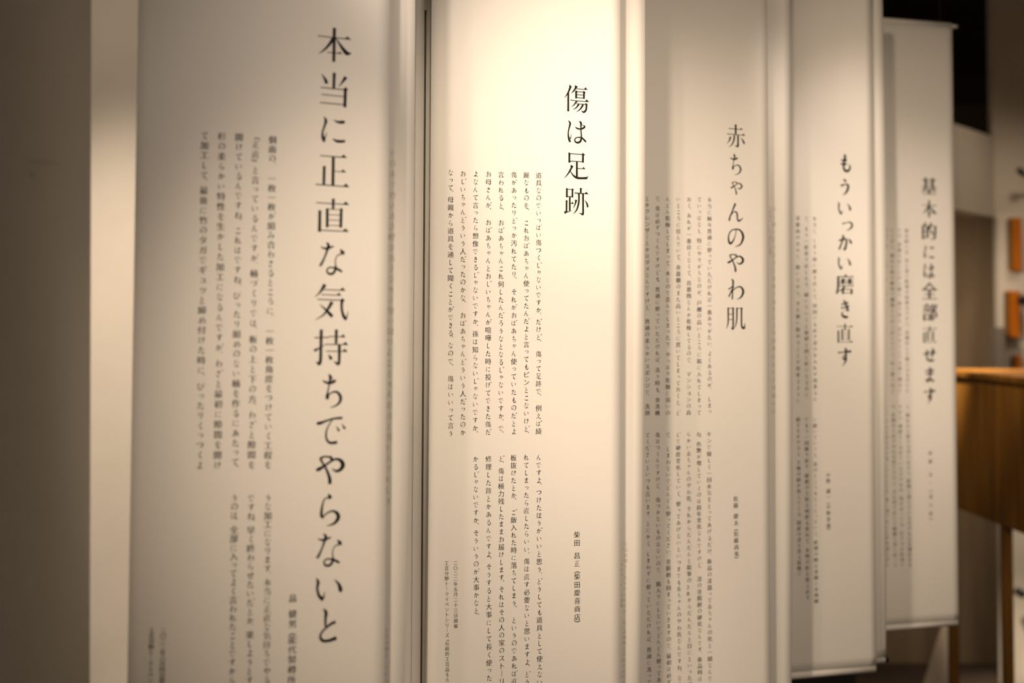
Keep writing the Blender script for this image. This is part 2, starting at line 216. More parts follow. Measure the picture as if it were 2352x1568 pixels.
K = {  # hundred-unit box
'も':'48,8,5 52,18,10 47,40,7 43,62,7 47,82,9 60,90,9 74,84,8 80,68,6 72,55,2|28,33,3 42,40,7 62,36,8|26,52,3 40,58,7 60,54,8',
'う':'42,12,3 54,21,9 58,25,6|28,45,8 40,42,6 56,36,5 68,42,9 68,58,9 58,76,7 40,91,2',
'か':'18,40,6 32,37,6 50,32,6 60,38,8 58,60,8 50,82,9 42,79,3|38,12,4 42,22,8 34,50,6 18,84,7|72,30,3 84,46,9 86,55,6',
'き':'30,28,6 48,26,5 68,20,8|28,46,6 50,43,5 73,36,8|42,8,4 48,16,8 56,36,7 69,60,9|69,60,7 58,57,4 46,58,2|38,63,2 32,74,6 40,86,9 58,90,9 67,86,4',
'す':'12,30,6 40,28,5 86,24,9|52,8,5 56,16,9 56,48,7 50,60,7 42,60,6 40,50,5 48,44,5 56,50,7 56,66,8 46,84,5 34,95,2',
'せ':'10,46,7 40,42,5 88,36,9|68,14,5 72,22,9 70,48,7 62,58,6 56,54,2|30,24,5 34,32,9 32,60,6 38,78,7 60,82,8 78,80,8',
'ま':'22,26,6 50,26,5 78,22,8|26,44,6 50,44,5 74,40,8|48,8,5 53,16,9 52,60,6 50,74,7 38,84,7 28,80,6 32,71,5 46,70,5 62,76,7 78,86,8',
'つ':'10,38,8 40,30,5 65,26,6 84,38,10 82,58,10 64,74,6 40,83,2',
'し':'36,10,5 40,20,9 36,50,7 38,76,9 54,88,8 74,74,3',
'く':'66,8,8 58,24,8 36,48,5 50,66,7 68,90,10',
'こ':'26,26,3 48,28,7 72,24,9 66,34,3|24,68,3 32,82,7 52,87,9 78,82,9',
'た':'16,30,6 36,30,5 58,24,8|36,8,4 40,18,9 30,56,6 18,88,9|52,48,3 68,48,7 84,46,5|50,70,3 54,82,7 70,87,9 88,84,8',
'て':'12,28,7 45,24,5 86,18,9|72,24,3 50,40,5 42,62,7 52,82,8 74,88,9',
'さ':'24,36,6 50,33,5 76,26,8|44,8,4 50,20,8 62,50,9|64,50,6 54,48,3 44,49,2|34,60,2 30,74,6 40,86,9 62,88,8',
'そ':'30,16,5 50,18,5 66,14,8 48,32,4 20,48,6 50,44,4 84,40,8 58,54,4 46,70,7 56,86,8 74,88,7',
'り':'30,10,4 34,22,9 30,48,7 36,58,3|66,8,5 70,24,10 68,54,8 58,78,6 44,94,2',
'れ':'30,6,4 34,18,9 33,60,7 32,94,7|12,34,7 24,31,5 36,27,8 22,58,5 10,76,7|18,68,3 40,44,4 58,32,5 66,40,8 60,64,7 66,84,9 80,82,6 94,66,2',
'る':'28,16,5 50,14,5 66,14,7 46,38,4 22,60,5 46,46,3 66,44,5 80,60,9 70,84,8 48,90,7 38,80,5 46,72,4 58,80,6',
'ろ':'28,16,5 50,14,5 66,14,7 46,38,4 22,60,5 46,46,3 66,44,5 80,60,9 66,82,6 44,93,2',
'あ':'18,28,6 44,28,5 70,22,8|42,8,4 44,20,8 42,50,6 48,80,7|66,36,5 58,60,6 36,82,6 22,82,7 16,70,6 34,52,3 60,44,4 82,54,8 82,74,8 62,92,2',
'お':'14,32,6 36,31,5 58,25,7|36,8,4 40,18,9 38,54,6 38,82,7 28,87,6 16,76,5 30,60,3 58,50,4 82,58,8 82,76,8 62,91,3|70,24,3 84,36,9 88,43,5',
'え':'40,6,3 54,15,9|28,36,7 50,35,5 68,31,7 44,60,4 18,90,7|34,70,3 50,63,5 56,82,6 72,89,9 92,83,5',
'け':'22,10,4 27,24,9 20,54,6 24,82,10|28,76,5 33,62,2|44,36,5 66,36,5 88,32,8|68,8,5 72,20,9 72,54,7 62,80,5 46,94,2',
'よ':'50,6,5 56,18,9 54,60,6 50,78,7 38,87,7 26,80,6 34,72,5 50,73,5 66,80,7 82,90,8|56,37,4 70,34,6 82,31,7',
'を':'22,24,6 46,23,5 70,19,8|46,5,4 48,16,7 36,40,5 16,60,6 36,46,3 48,48,5 52,68,6|84,40,8 60,50,4 42,64,6 40,80,7 56,90,8 80,87,8',
'め':'22,20,3 30,32,8 38,58,6 50,76,7|64,10,5 66,24,8 54,56,5 30,84,7 18,80,7 16,62,5 40,42,3 68,36,5 88,54,9 84,76,8 62,92,2',
'ほ':'18,10,4 24,24,9 16,54,6 20,84,10|24,78,5 29,64,2|42,22,4 64,22,5 86,18,8|42,44,4 64,44,5 88,40,8|64,22,6 66,60,6 62,80,7 48,88,7 40,80,5 50,72,4 70,76,7 90,90,7',
'ね':'30,6,4 34,18,9 33,60,7 32,94,7|12,34,7 24,31,5 36,27,8 22,58,5 10,76,7|18,68,3 40,42,4 66,30,5 84,44,9 80,76,8 66,88,6 56,80,5 68,72,4 92,88,6',
'み':'20,20,6 48,14,8 40,44,5 22,78,8 12,74,6 20,60,4 44,56,5 88,70,7|76,34,4 78,48,8 70,74,6 50,94,2',
'ひ':'10,26,6 36,18,8 20,46,6 18,72,7 36,88,8 62,76,7 70,40,5 66,16,4 74,34,6 92,50,8',
'ふ':'44,8,3 58,18,9 48,32,4|48,40,4 58,58,7 52,82,8 40,86,5|14,76,3 22,70,8|74,56,3 90,74,9',
'む':'16,28,6 36,27,5 58,22,8|34,8,4 38,18,8 36,52,7 26,62,7 22,50,5 32,44,4 36,60,6 36,82,8 58,88,8 80,84,7 80,66,3|72,24,3 88,38,9',
'ゆ':'16,22,4 20,36,9 16,70,6 22,84,4|20,70,3 40,34,5 62,24,6 84,40,9 80,62,8 58,72,5 46,56,3|54,8,4 58,22,8 58,70,7 40,94,3',
'ぬ':'22,20,3 30,32,8 38,58,6 46,74,6|60,10,5 62,24,8 50,56,5 28,84,7 16,78,7 18,60,5 40,42,3 66,36,5 84,54,9 80,78,8 66,88,6 58,80,5 70,74,4 92,90,6',
}
for k, v in K.items(): GL[k] = G(50, 50, 106, *v.split('|'))
DAK = {'が':'か','ぎ':'き','ぐ':'く','げ':'け','ご':'こ','ざ':'さ','じ':'し','ず':'す','ぜ':'せ','ぞ':'そ','だ':'た','ど':'と','ば':'は','び':'ひ','ぶ':'ふ','べ':'へ','ぼ':'ほ','づ':'つ','ぢ':'ち'}
HAN = {'ぱ':'は','ぴ':'ひ','ぷ':'ふ','ぽ':'ほ'}
SMALL = {'っ':'つ','ゃ':'や','ゅ':'ゆ','ょ':'よ'}
SMALLKATA = 'ァィゥェォッャュョ'

def ribbon(pts, n, wmin=0.3):
    """a brush stroke: smooth path with changing width -> list of (left, right)"""
    P = [pts[0]]+list(pts)+[pts[-1]]; out = []
    for i in range(1, len(P)-2):
        p0, p1, p2, p3 = P[i-1:i+3]
        for k in range(n):
            t = k/n
            out.append(tuple(0.5*(2*p1[j]+(p2[j]-p0[j])*t+(2*p0[j]-5*p1[j]+4*p2[j]-p3[j])*t*t+(3*p1[j]-p0[j]-3*p2[j]+p3[j])*t**3) for j in range(3)))
    out.append(tuple(pts[-1]))
    res = []
    for i, q in enumerate(out):
        a = out[max(0, i-1)]; b = out[min(len(out)-1, i+1)]
        dx, dy = b[0]-a[0], b[1]-a[1]; l = math.hypot(dx, dy) or 1
        nx, ny = -dy/l, dx/l; w = max(q[2], wmin)*0.5
        res.append(((q[0]+nx*w, q[1]+ny*w), (q[0]-nx*w, q[1]-ny*w)))
    return res
_cache = {}
WEIGHT = 1.0
def brush(ch, n):
    cx, cy, em, strokes = GL[ch]
    V, Fc = [], []
    for kind, s in strokes:
        o = len(V)
        if kind == 'P':
            V += [((x-cx)/em, -(y-cy)/em) for x, y in s]; Fc.append(tuple(range(o, o+len(s))))
        else:
            rb = ribbon([(x, y, w*(WEIGHT if w > 5 else 1)) for x, y, w in s], 1 if kind == 'L' else n)
            for a, b in rb: V += [((a[0]-cx)/em, -(a[1]-cy)/em), ((b[0]-cx)/em, -(b[1]-cy)/em)]
            for i in range(len(rb)-1): Fc.append((o+2*i, o+2*i+1, o+2*i+3, o+2*i+2))
    return V, Fc
def built_in(ch, res=3):
    """built-in typeface, thinned across horizontals and given serifs so that it reads as a Mincho face"""
    cu = bpy.data.curves.new('t', 'FONT'); cu.body = ch; cu.size = 1.0; cu.resolution_u = res
    o = bpy.data.objects.new('t', cu); COL.objects.link(o)
    dg = bpy.context.evaluated_depsgraph_get(); dg.update()
    ev = o.evaluated_get(dg); me = ev.to_mesh()
    bm = bmesh.new(); bm.from_mesh(me); ev.to_mesh_clear()
    bpy.data.objects.remove(o); bpy.data.curves.remove(cu)
    bmesh.ops.remove_doubles(bm, verts=bm.verts[:], dist=1e-5)
    for f in bm.faces:
        if f.normal.z < 0: f.normal_flip()
    nrm = {}; ends = []
    for e in bm.edges:
        if len(e.link_faces) != 1: continue
        lp = e.link_loops[0]; a, b = lp.vert, lp.link_loop_next.vert
        d = b.co-a.co; l = d.length
        if l < 1e-6: continue
        n = Vector((d.y/l, -d.x/l))          # outward
        for v in (a, b): nrm.setdefault(v, []).append((n, l))
        if n.x > 0.97 and 0.045 < l < 0.095: ends.append((a, b))
    tri = []
    for a, b in ends:                        # right-hand end of a horizontal: both neighbours run level
        ok = True
        for v in (a, b):
            k = [q for q, l in nrm[v] if abs(q.y) > 0.97 and l > 0.10]
            ok = ok and bool(k)
        if ok and max(a.co.y, b.co.y) > min(a.co.y, b.co.y)+0.04:
            x = max(a.co.x, b.co.x); y0, y1 = min(a.co.y, b.co.y), max(a.co.y, b.co.y)
            ym = (y0+y1)/2
            tri.append([(x-0.10, ym+0.005), (x-0.005, ym-0.012), (x-0.055, ym+0.062)])
    mv = {}
    for v, L in nrm.items():
        up = [q for q, l in L]
        my = 0.0
        for q in up:
            if abs(q.y) > abs(my): my = q.y
        w = sum(abs(q.y)*l for q, l in L)/max(1e-9, sum(l for q, l in L))
        mv[v] = -my*(0.021 if WEIGHT == 1 else 0.015)*(0.35+0.65*w)
    for v, d in mv.items(): v.co.y += d
    if WEIGHT > 1:
        for v, L in nrm.items():
            mx = max((q.x for q, l in L), key=abs); v.co.x += mx*0.045*(WEIGHT-1)
    bm.verts.index_update()
    V = [(v.co.x-0.5, v.co.y-0.38) for v in bm.verts]; Fc = [tuple(v.index for v in f.verts) for f in bm.faces]
    for t in tri:
        o_ = len(V); V += [(x-0.5, y-0.38) for x, y in t]; Fc.append((o_, o_+1, o_+2))
    bm.free()
    return V, Fc
def xf(VF, s=1.0, dx=0.0, dy=0.0, rot=False):
    V, Fc = VF
    return [(((y if rot else x)*s+dx), ((-x if rot else y)*s+dy)) for x, y in V], Fc
def join(*parts):
    V, Fc = [], []
    for v, f in parts:
        o = len(V); V += v; Fc += [tuple(i+o for i in q) for q in f]
    return V, Fc
def ringshape(cx, cy, r0, r1, n=14):
    V = []; Fc = []
    for k in range(n):
        c, s = math.cos(2*math.pi*k/n), math.sin(2*math.pi*k/n)
        V += [(cx+c*r0, cy+s*r0), (cx+c*r1, cy+s*r1)]
        j = (k+1) % n; Fc.append((2*k, 2*k+1, 2*j+1, 2*j))
    return V, Fc
def rib(s, n=3):
    rb = ribbon([((x-50)/100, -(y-50)/100, w/100) for x, y, w in st(s)], n, 0.002)
    V = [q for ab in rb for q in ab]
    return V, [(2*i, 2*i+1, 2*i+3, 2*i+2) for i in range(len(rb)-1)]
def glyph(ch, n=4):
    key = (ch, n, WEIGHT)
    if key in _cache: return _cache[key]
    if ch in DAK and DAK[ch] in GL:
        r = join(xf(brush(DAK[ch], n), 0.96, -0.03, -0.01), rib('80,6,2 90,20,8'), rib('93,3,2 102,17,8'))
    elif ch in HAN and HAN[ch] in GL:
        r = join(xf(brush(HAN[ch], n), 0.96, -0.03, -0.01), ringshape(0.42, 0.38, 0.065, 0.035))
    elif ch in SMALL: r = xf(glyph(SMALL[ch], n), 0.72, 0.06, 0.0)
    elif ch in GL: r = brush(ch, n)
    elif ch == '、': r = rib('72,-2,2 84,10,9 88,18,6')
    elif ch == '。': r = ringshape(0.34, 0.36, 0.085, 0.055)
    elif ch == 'ー': r = rib('46,4,9 50,14,6 50,80,5 52,96,6')
    elif ch in '（）「」『』': r = xf(built_in(ch), 1.0, 0, 0, True)
    elif ch in SMALLKATA: r = xf(built_in(ch), 1.0, 0.08, 0.08)
    else: r = built_in(ch)
    _cache[key] = r
    return r
def advance(ch, nxt):
    if ch == '。': return 0.55
    if ch == '、': return 0.62
    if ch == '　': return 0.6
    if ch in '（）「」': return 0.6
    if ch in SMALL: return 0.9
    return 1.0

# ------------------------------------------------------------------ hanging banners
LM = 0.48                      # one text block is 0.48 m tall
TH = 0.31868                   # every sheet is turned by this angle
U = Vector((math.cos(TH), math.sin(TH), 0))
VT, VB = -1.302, 2.446         # top and bottom, in text blocks below the top of the text
H0 = -0.544                    # camera height against the top of the text
class Sheet:
    def __init__(s, X, Z, edge_px=None):
        s.P = Vector((X*LM, Z*LM, 0)); s.disp = lambda u, v: 0.0; s.skew = lambda u, v: 0.0
    def uv(s, px, py):
        a, b = at(px, py, 1.0), at(px, py, 2.0)
        o = Vector((0, 0, CAMZ)); d = b-a
        n = Vector((-U.y, U.x, 0))
        t = (s.P-o).dot(n)/d.dot(n)
        q = o+d*t
        return (q-s.P).dot(U)/LM, ((CAMZ-q.z)/LM - H0)
    def frame(s, uL, uR):
        s.uL, s.uR = uL, uR; s.uc = (uL+uR)/2
        s.zb = CAMZ-(VB+H0)*LM
        base = s.P+U*(s.uc*LM); base.z = s.zb
        return base
    def loc(s, u, v, off=0.0):
        return Vector(((u-s.uc+s.skew(u, v))*LM, s.disp(u, v)-off, (VB-v)*LM))
def sheet_mesh(name, s, root, nu=18, nv=60, th=0.0006):
    V, Fc = [], []
    va, vb = VT+0.008, VB-0.008
    for side in (0, 1):
        for j in range(nv+1):
            for i in range(nu+1):
                u = s.uL+(s.uR-s.uL)*i/nu; v = va+(vb-va)*j/nv
                p = s.loc(u, v, th*(0.5 if side == 0 else -0.5)); V.append(tuple(p))
    N = (nu+1)*(nv+1); idx = lambda i, j: j*(nu+1)+i
    for j in range(nv):
        for i in range(nu):
            q = (idx(i, j), idx(i+1, j), idx(i+1, j+1), idx(i, j+1))
            Fc.append(q[::-1]); Fc.append(tuple(k+N for k in q))
    rim = [idx(i, 0) for i in range(nu)]+[idx(nu, j) for j in range(nv)]+[idx(i, nv) for i in range(nu, 0, -1)]+[idx(0, j) for j in range(nv, 0, -1)]
    for k in range(len(rim)):
        a, b = rim[k], rim[(k+1) % len(rim)]; Fc.append((a, b, b+N, a+N))
    me = mesh_py(name, V, Fc)
    for p in me.polygons: p.use_smooth = len(p.vertices) == 4 and abs(p.normal.y) > 0.5
    o = newobj(name, me, M['cloth'], root); return o
def hem(name, s, root, v, r=0.0095):
    a, b = s.loc(s.uL+0.008, v, -r*0.55), s.loc(s.uR-0.008, v, -r*0.55)
    o = tube(name, a, b, r, M['cloth'], root, 24, r*0.8)
    for p, q in ((a, b), (b, a)):
        d = (q-p).normalized(); t = tube('tube_shade_disc', p+d*0.012, p+d*0.02, r*0.79, M['hollow'], o, 16)  # black disc standing in for the shade inside the open tube
    return o
def lettering(name, s, root, items, m, n=3, mirror=False, off=0.0007):
    """items: (glyph, u, v, em in blocks) -> one mesh for each unbroken run of characters"""
    runs = [[]]
    for it in items:
        if it is None: runs.append([])
        else: runs[-1].append(it)
    for run in runs:
        if run: o = letter_run(name, s, root, run, m, n, mirror, off)
    return o
def letter_run(name, s, root, items, m, n, mirror, off):
    V, Fc = [], []
    for ch, u, v, em in items:
        gv, gf = glyph(ch, n); o = len(V)
        for x, y in gv:
            V.append(tuple(s.loc(u+(-x if mirror else x)*em*0.985, v-y*em, off)))
        for f in gf: Fc.append(tuple(k+o for k in f))
    return newobj(name, mesh_py(name, V, Fc), m, root)
def column(text, s, a, b, em):
    """spread a column of characters so that its first and last are centred on a and b (sheet positions)"""
    cells = []; pos = 0
    for i, ch in enumerate(text):
        w = advance(ch, None); cells.append((ch, pos+w/2)); pos += w
    c0, c1 = cells[0][1], cells[-1][1]
    out = []
    for ch, c in cells:
        t = (c-c0)/(c1-c0)
        if ch == '　': out.append(None); continue
        out.append((ch, a[0]+(b[0]-a[0])*t, a[1]+(b[1]-a[1])*t, em))
    return out
def wires(s, root, top=3.64):
    for f in (0.12, 0.88):
        u = s.uL+(s.uR-s.uL)*f; p = s.loc(u, VT)
        tube('hanging_wire', p+Vector((0, 0, 0.008)), Vector((p.x, p.y, top-s.zb)), 0.0005, M['wire'], root, 6)
def banner(X, Z, uL, uR, label, disp=None, skew=None, rodend=False):
    s = Sheet(X, Z)
    if disp: s.disp = disp
    if skew: s.skew = skew
    base = s.frame(uL, uR)
    root = empty('hanging_banner', base, TH)
    tag(root, label, 'banner', 'white text banners hanging in a staggered row')
    sheet_mesh('cloth_sheet', s, root)
    hem('top_hem', s, root, VT); hem('bottom_hem', s, root, VB)
    if rodend:
        for sg, u in ((-1, s.uL), (1, s.uR)):
            p = s.loc(u, VT, -0.007); tube('rod_end', p, p+Vector((sg*0.021, 0, 0)), 0.0062, M['rod'], root, 16)
    wires(s, root)
    return s, root
def ripple(a, seed):
    r = random.Random(seed); p = [r.uniform(0, 6.28) for _ in range(4)]
    return lambda u, v: a*(math.sin(u*7+p[0]+v*0.8)+0.6*math.sin(u*11-v*1.7+p[1])+0.5*math.sin(v*2.3+p[2]))
EMB, EMT = 0.0258, 0.119

POS = [(-.39430548, 4.40704885), (.42103819, 5.56560905), (1.23878585, 6.83337427), (1.96387746, 7.78575705), (2.77687586, 8.95647384)]
WID = 0.765
TXT = [
 ('fifteen', 'nearest printed white banner at left, with the longest black title of all'),
 ('four', 'brightest white banner at centre, in sharp focus, with a short four-character title'),
 ('eight', 'white banner right of the brightly lit central one, its eight-character title beginning with red kanji'),
 ('ten', 'blurred white banner fourth along the row, its bottom hem just inside the frame'),
 ('eleven', 'farthest and most blurred white banner, both its hems visible against the dark room'),
]
TXT[2] = ('eight', 'white banner directly right of the brightest central one, with a medium-length eight-character title')
# right and left edges measured on the photograph
EDGE = [((889, 784), (305, 784)), ((1424.6, 784), (986, 784)), ((1765.6, 784), None), ((2007, 784), None), ((2195, 784), None)]
def crease(u, v):            # the faint diagonal fold of the fourth sheet
    d = (u+0.19)+(v+0.85)*0.28*0.45
    return 0.0022*math.exp(-(d/0.045)**2)*max(0.0, 1-abs(v+0.85)/0.55)
fronts = []
for i, (X, Z) in enumerate(POS):
    s0 = Sheet(X, Z)
    uR = s0.uv(*EDGE[i][0])[0]; uL = s0.uv(*EDGE[i][1])[0] if EDGE[i][1] else uR-WID
    rp = ripple(0.0007, 10+i)
    dd = rp if i != 3 else (lambda u, v, rp=rp: rp(u, v)+crease(u, v))
    s, root = banner(X, Z, uL, uR, TXT[i][1], dd, None, True)
    fronts.append((s, root))
def block(i, cols, em, n, name='text_column'):
    global WEIGHT
    s, root = fronts[i]; WEIGHT = (1.4, 1.2, 1.4, 1.5, 1.7)[i]
    for text, x0, y0, x1, y1 in cols:
        lettering(name, s, root, column(text, s, s.uv(x0, y0), s.uv(x1, y1), em), M['ink'], n)
def title(i, chars, em=EMT, n=6):
    global WEIGHT
    s, root = fronts[i]; items = []; WEIGHT = (1.3, 1.1, 1.2, 1.4, 1.6)[i]
    for ch, x, y in chars:
        u, v = s.uv(x, y); items.append((ch, u, v, em))
    lettering('title', s, root, items, M['ink'], n)
# --- first banner
WEIGHT = 1.0
title(0, [('本', 768.4, 102.5), ('当', 767.5, 206), ('に', 767.5, 298), ('正', 764.7, 392.4), ('直', 764.1, 494.5), ('な', 761.6, 593.5), ('気', 760.8, 693.5), ('持', 760.1, 796.7), ('ち', 761.5, 897), ('で', 760.8, 988), ('や', 757, 1079), ('ら', 756.5, 1170), ('な', 755, 1262), ('い', 756.5, 1350.6), ('と', 753.5, 1434.8)])
block(0, [
 ('個面の。　一枚一枚が組み合わさるところに。　一枚一枚角度をつけていく工程を', 626, 321, 615, 1067),
 ('「正直」と言っているんですが。桶づくりでは、板の上と下の方。わざと隙間を', 587.5, 314, 577.5, 1067),
 ('開けているんですね。これはですね、ぴったり組めのない桶を作るにあたって、', 549, 315, 540, 1079),
 ('杉の柔らかい特性を生かした加工になるんですが。わざと最初に隙間を開け', 509.5, 313, 499.5, 1068),
 ('て加工して。最後に竹のタガでギュッと締め付けた時に、ぴったりくっつくよ', 470, 311, 458.5, 1068),
 ('うな加工になります。本当に正直な気持ちでやる', 615.5, 1143, 612.5, 1562),
 ('ですね。早く終わらせたいだとか。楽しようとす', 577, 1144, 573, 1562),
 ('うのは、全部に入ってよく言われたことですから', 538.5, 1143, 533, 1562)], EMB, 2)
block(0, [('畠　健男（能代製樽所', 672.5, 1373, 670, 1560)], 0.0265, 2, 'author_name')
block(0, [('二〇二二年六月四日開', 375, 1447, 372, 1562), ('工芸分野トークイベン', 348, 1447, 345, 1562)], 0.0168, 2, 'credit_line')
# --- second banner (sharp)
title(1, [('傷', 1323.8, 226.6), ('は', 1326.1, 303.4), ('足', 1324.3, 380.5), ('跡', 1324.3, 462)])
b1 = ['道具なのでいっぱい傷つくじゃないですか。だけど、　傷って足跡で、　例えば綺',
 '麗なものを、　これおばあちゃん使ってたんだよと言ってもピンとこないけど、',
 '傷があったりどっか汚れてたり、　それがおばあちゃん使っていたものだとよ',
 '言われると、　おばあちゃんこれ何したんだろうなとなるじゃないですか。で、',
 'お母さんが、　おばあちゃんとおじいちゃんが喧嘩した時に投げてできた傷だ',
 'よなんて言ったら想像できるじゃないですか。孫は知らないじゃないですか、',
 'おじいちゃんどういう人だったのかな、　おばあちゃんどういう人だったのか',
 'なって。母親から道具を通して聞くことができる。なので、　傷はいいって言う']
xs = [1237, 1208.5, 1180, 1150.3, 1121.3, 1092, 1063, 1034.6]; xe = [1237, 1209, 1180, 1150.5, 1121, 1091.5, 1063, 1034.8]
y0 = [402.8, 402, 401.5, 401, 400, 399.5, 399, 396.5]; y1 = [990, 999, 990.5, 998, 992, 997.5, 993, 995]
block(1, [(t, xs[k], y0[k], xe[k], y1[k]) for k, t in enumerate(b1)], EMB, 4)
block(1, [
 ('んですよ。つけたほうがいいと思う。どうしても道具として使えない', 1237.4, 1050, 1239.5, 1566),
 ('れてしまったら直したらいい。傷は直す必要ないと思いますよ。どう', 1208.7, 1050, 1211, 1566),
 ('板抜けたとか、　ご飯入れた時に落ちてしまう、　というのであれば直', 1179.6, 1051, 1181.2, 1564),
 ('ど、傷は極力残したままお届けします。それはその人の家のストーリ', 1151, 1053, 1152.6, 1564),
 ('修理した跡とかあるんですよ。そうすると大事にして長く使ったた', 1122, 1053.5, 1123.4, 1575),
 ('かるじゃないですか、そういうのが大事かなと。', 1092.4, 1054, 1094, 1416)], EMB, 4)
block(1, [('柴田　昌正（柴田慶喜商店）', 1325, 1227.5, 1325.6, 1431)], 0.0268, 4, 'author_name')
block(1, [('二〇二二年五月二十三日開催', 1046, 1292, 1046.5, 1437), ('工芸分野トークイベントシリーズ「伝統的工芸品をた', 1025.3, 1292.5, 1027, 1560)], 0.0172, 4, 'credit_line')
# --- third banner
title(2, [('赤', 1690.3, 311.8), ('ち', 1689.1, 377.3), ('ゃ', 1688, 432), ('ん', 1690, 487.8), ('の', 1689.6, 546), ('や', 1689, 604), ('わ', 1690, 663.9), ('肌', 1690, 730)])
b3 = [('本当に極々普通に使っていただければ一番ありがたい。よくあるのが、　しまっ', 1629.5, 459, 1629.5, 945),
 ('ていっぱなし。特にやりがちなのが、戸棚の高いところに箱に入れてしまって', 1606, 458, 1605.5, 947),
 ('おく。あれが一番良くなくて、首都圏なんか乾燥してるので、　マンションの高', 1582, 458, 1581.5, 947),
 ('いところに住んでいて、食器棚のまた高いところに置いてしまっておくと、ど', 1557.5, 457.5, 1557, 948),
 ('んどん乾燥してしまって、木なので歪んでしまったり、やっぱり乾燥に弱いの', 1533, 457, 1534, 948),
 ('で。傷は必ずつくんですけども、普通に使っていただければ、洗う時も、食洗機', 1509.5, 456, 1510, 948),
 ('とかクレンザーとかはダメなんですけど、　普通の柔らかいスポンジで、　洗剤', 1486, 456, 1486.5, 948)]
block(2, b3, EMB, 2)
block(2, [('キンで優しく一回水気をとってあげるだけ。新品の漆器って赤ちゃんの肌と一緒なんです', 1628.5, 997, 1631, 1573),
 ('ね。色艶が増していくのは経年変化なんですけど、　漆の塗膜層の硬化なんです。新品時はや', 1605, 997, 1608, 1573),
 ('らかい赤ちゃんのやわ肌。それからだんだんと鉛筆の2Bからだんだんと日にといった感', 1581.5, 997, 1584.5, 1572),
 ('じで硬度変化していく。使ってあげないといつまでも赤ちゃんのやわ肌なんですね。なの', 1557.5, 998, 1561, 1572),
 ('で、　しまわないでどんどん使ってください。塗膜層も固まっていきますので。最初は必ず', 1534.5, 998, 1536.5, 1566),
 ('傷はつくんですけど、　傷つかないものはないので、　箱入りにしないでどんどん使ってあげ', 1510.5, 998.5, 1513.5, 1575),
 ('てくださいといつも言います。とにかく、しまわずに使っていただければ、普通に洗って', 1487, 999, 1491, 1566)], EMB, 2)
block(2, [('佐藤　慶太（佐藤商事）', 1690, 1145, 1691.5, 1284)], 0.0268, 2, 'author_name')
# --- fourth banner
title(3, [('も', 1940, 374), ('う', 1940, 429), ('い', 1940, 478), ('っ', 1944, 518), ('か', 1940, 557), ('い', 1940, 604), ('磨', 1940.5, 652.5), ('き', 1941, 709), ('直', 1940.5, 765), ('す', 1940.5, 819)])
block(3, [('本当に。しまう前に磨き直して。何回でも直す漆の手入れが出来るん', 1870, 502, 1872, 916),
 ('で、もう一度塗り直したり、研いでいくと最初と同じ形になるので。', 1851, 502, 1852, 918),
 ('漆器商の方々で、磨いてから、また使い始めることが出来るように', 1831.5, 501, 1832.5, 920),
 ('に磨いていくと、傷のところもなくなっていく。修理の際は塗師と木地師', 1871.5, 964, 1875, 1380),
 ('でもう一回繰り返す。研磨の工程を何度も重ねて、木地の形を整え直す', 1852, 963, 1855, 1372),
 ('磨きをかけると、下地の層が見えてくる。国産の漆を塗る段階で', 1833, 963, 1836, 1318)], EMB, 2)
block(3, [('小野　誠一（小野漆器）', 1902, 1090, 1903, 1218)], 0.0268, 2, 'author_name')
# --- fifth banner
title(4, [('基', 2133.5, 428), ('本', 2134, 479.5), ('的', 2133.5, 531), ('に', 2134, 578), ('は', 2134, 622), ('全', 2134.5, 668.5), ('部', 2135.5, 716.5), ('直', 2135, 768), ('せ', 2135, 814.5), ('ま', 2135, 861), ('す', 2135.5, 908)])
block(4, [('基本的には、木と漆で修理が出来ますから、全部直して使えるものなん', 2081.5, 530, 2083.5, 897),
 ('です。漆器は直しながら使う。塗り直し、欠けたところも漆で埋めて', 2065, 529, 2066.5, 897),
 ('いくので、割れた所を麻布で補強しながら直していく。長く使うほど', 2048, 529, 2049.5, 897),
 ('の味が出てくるので、直しながら', 2033, 528, 2033.5, 690),
 ('で、壊れたら捨てるのではなく、修理に出していただければ全部直せま', 2084, 934, 2090, 1297),
 ('すから、遠慮なくお持ちいただければ。傷があっても、直すのが仕事で', 2067, 934, 2072, 1297),
 ('す。木地から直すのは大変ですけど、また塗り直して綺麗な姿に戻って', 2051, 934, 2056, 1297),
 ('いく。それを見るのが楽しみなんです。使い続けることが大切なので', 2035, 935, 2038, 1297)], EMB, 2)
block(4, [('佐藤　幸一（漆工房）', 2137, 1040, 2138.5, 1194)], 0.0268, 2, 'author_name')

# --- the sheets that hang just behind, their print showing through faintly
def back(i, edge, dz, label, skewf=None, cols=()):
    X, Z = POS[i]; Zb = Z+dz
    e = at(edge[0], edge[1], Zb*LM); Xb = e.x/LM
    s, root = banner(Xb, Zb, -WID, 0.0, label, ripple(0.0006, 40+i), skewf)
    p = s.loc(s.uR, VB, -0.007)
    tube('end_plug', p-Vector((0.01, 0, 0)), p+Vector((0.009, -0.001, 0)), 0.0074, M['black'], root, 16)
    for text, x0, y0, x1, y1, em in cols:
        a, b = s.uv(x0, y0), s.uv(x1, y1)
        a = (a[0]-s.skew(*a), a[1]); b = (b[0]-s.skew(*b), b[1])
        lettering('show_through_print', s, root, column(text, s, a, b, em), M['ghost'], 2, True, 0.0006)
    return s
back(0, (952, 300), 0.21, 'unprinted back of a white banner, a strip hanging behind the nearest printed banner',
     lambda u, v: -0.011*max(0.0, v-0.05)**1.25 if v > 0.05 else 0.0,
     [('うの木で作られた物を直しながら使い続けることが大事だと思うんですよね', 902, 352, 889, 1150, EMB), ('工芸分野トークイベ', 887, 1447, 885, 1562, 0.0172)])
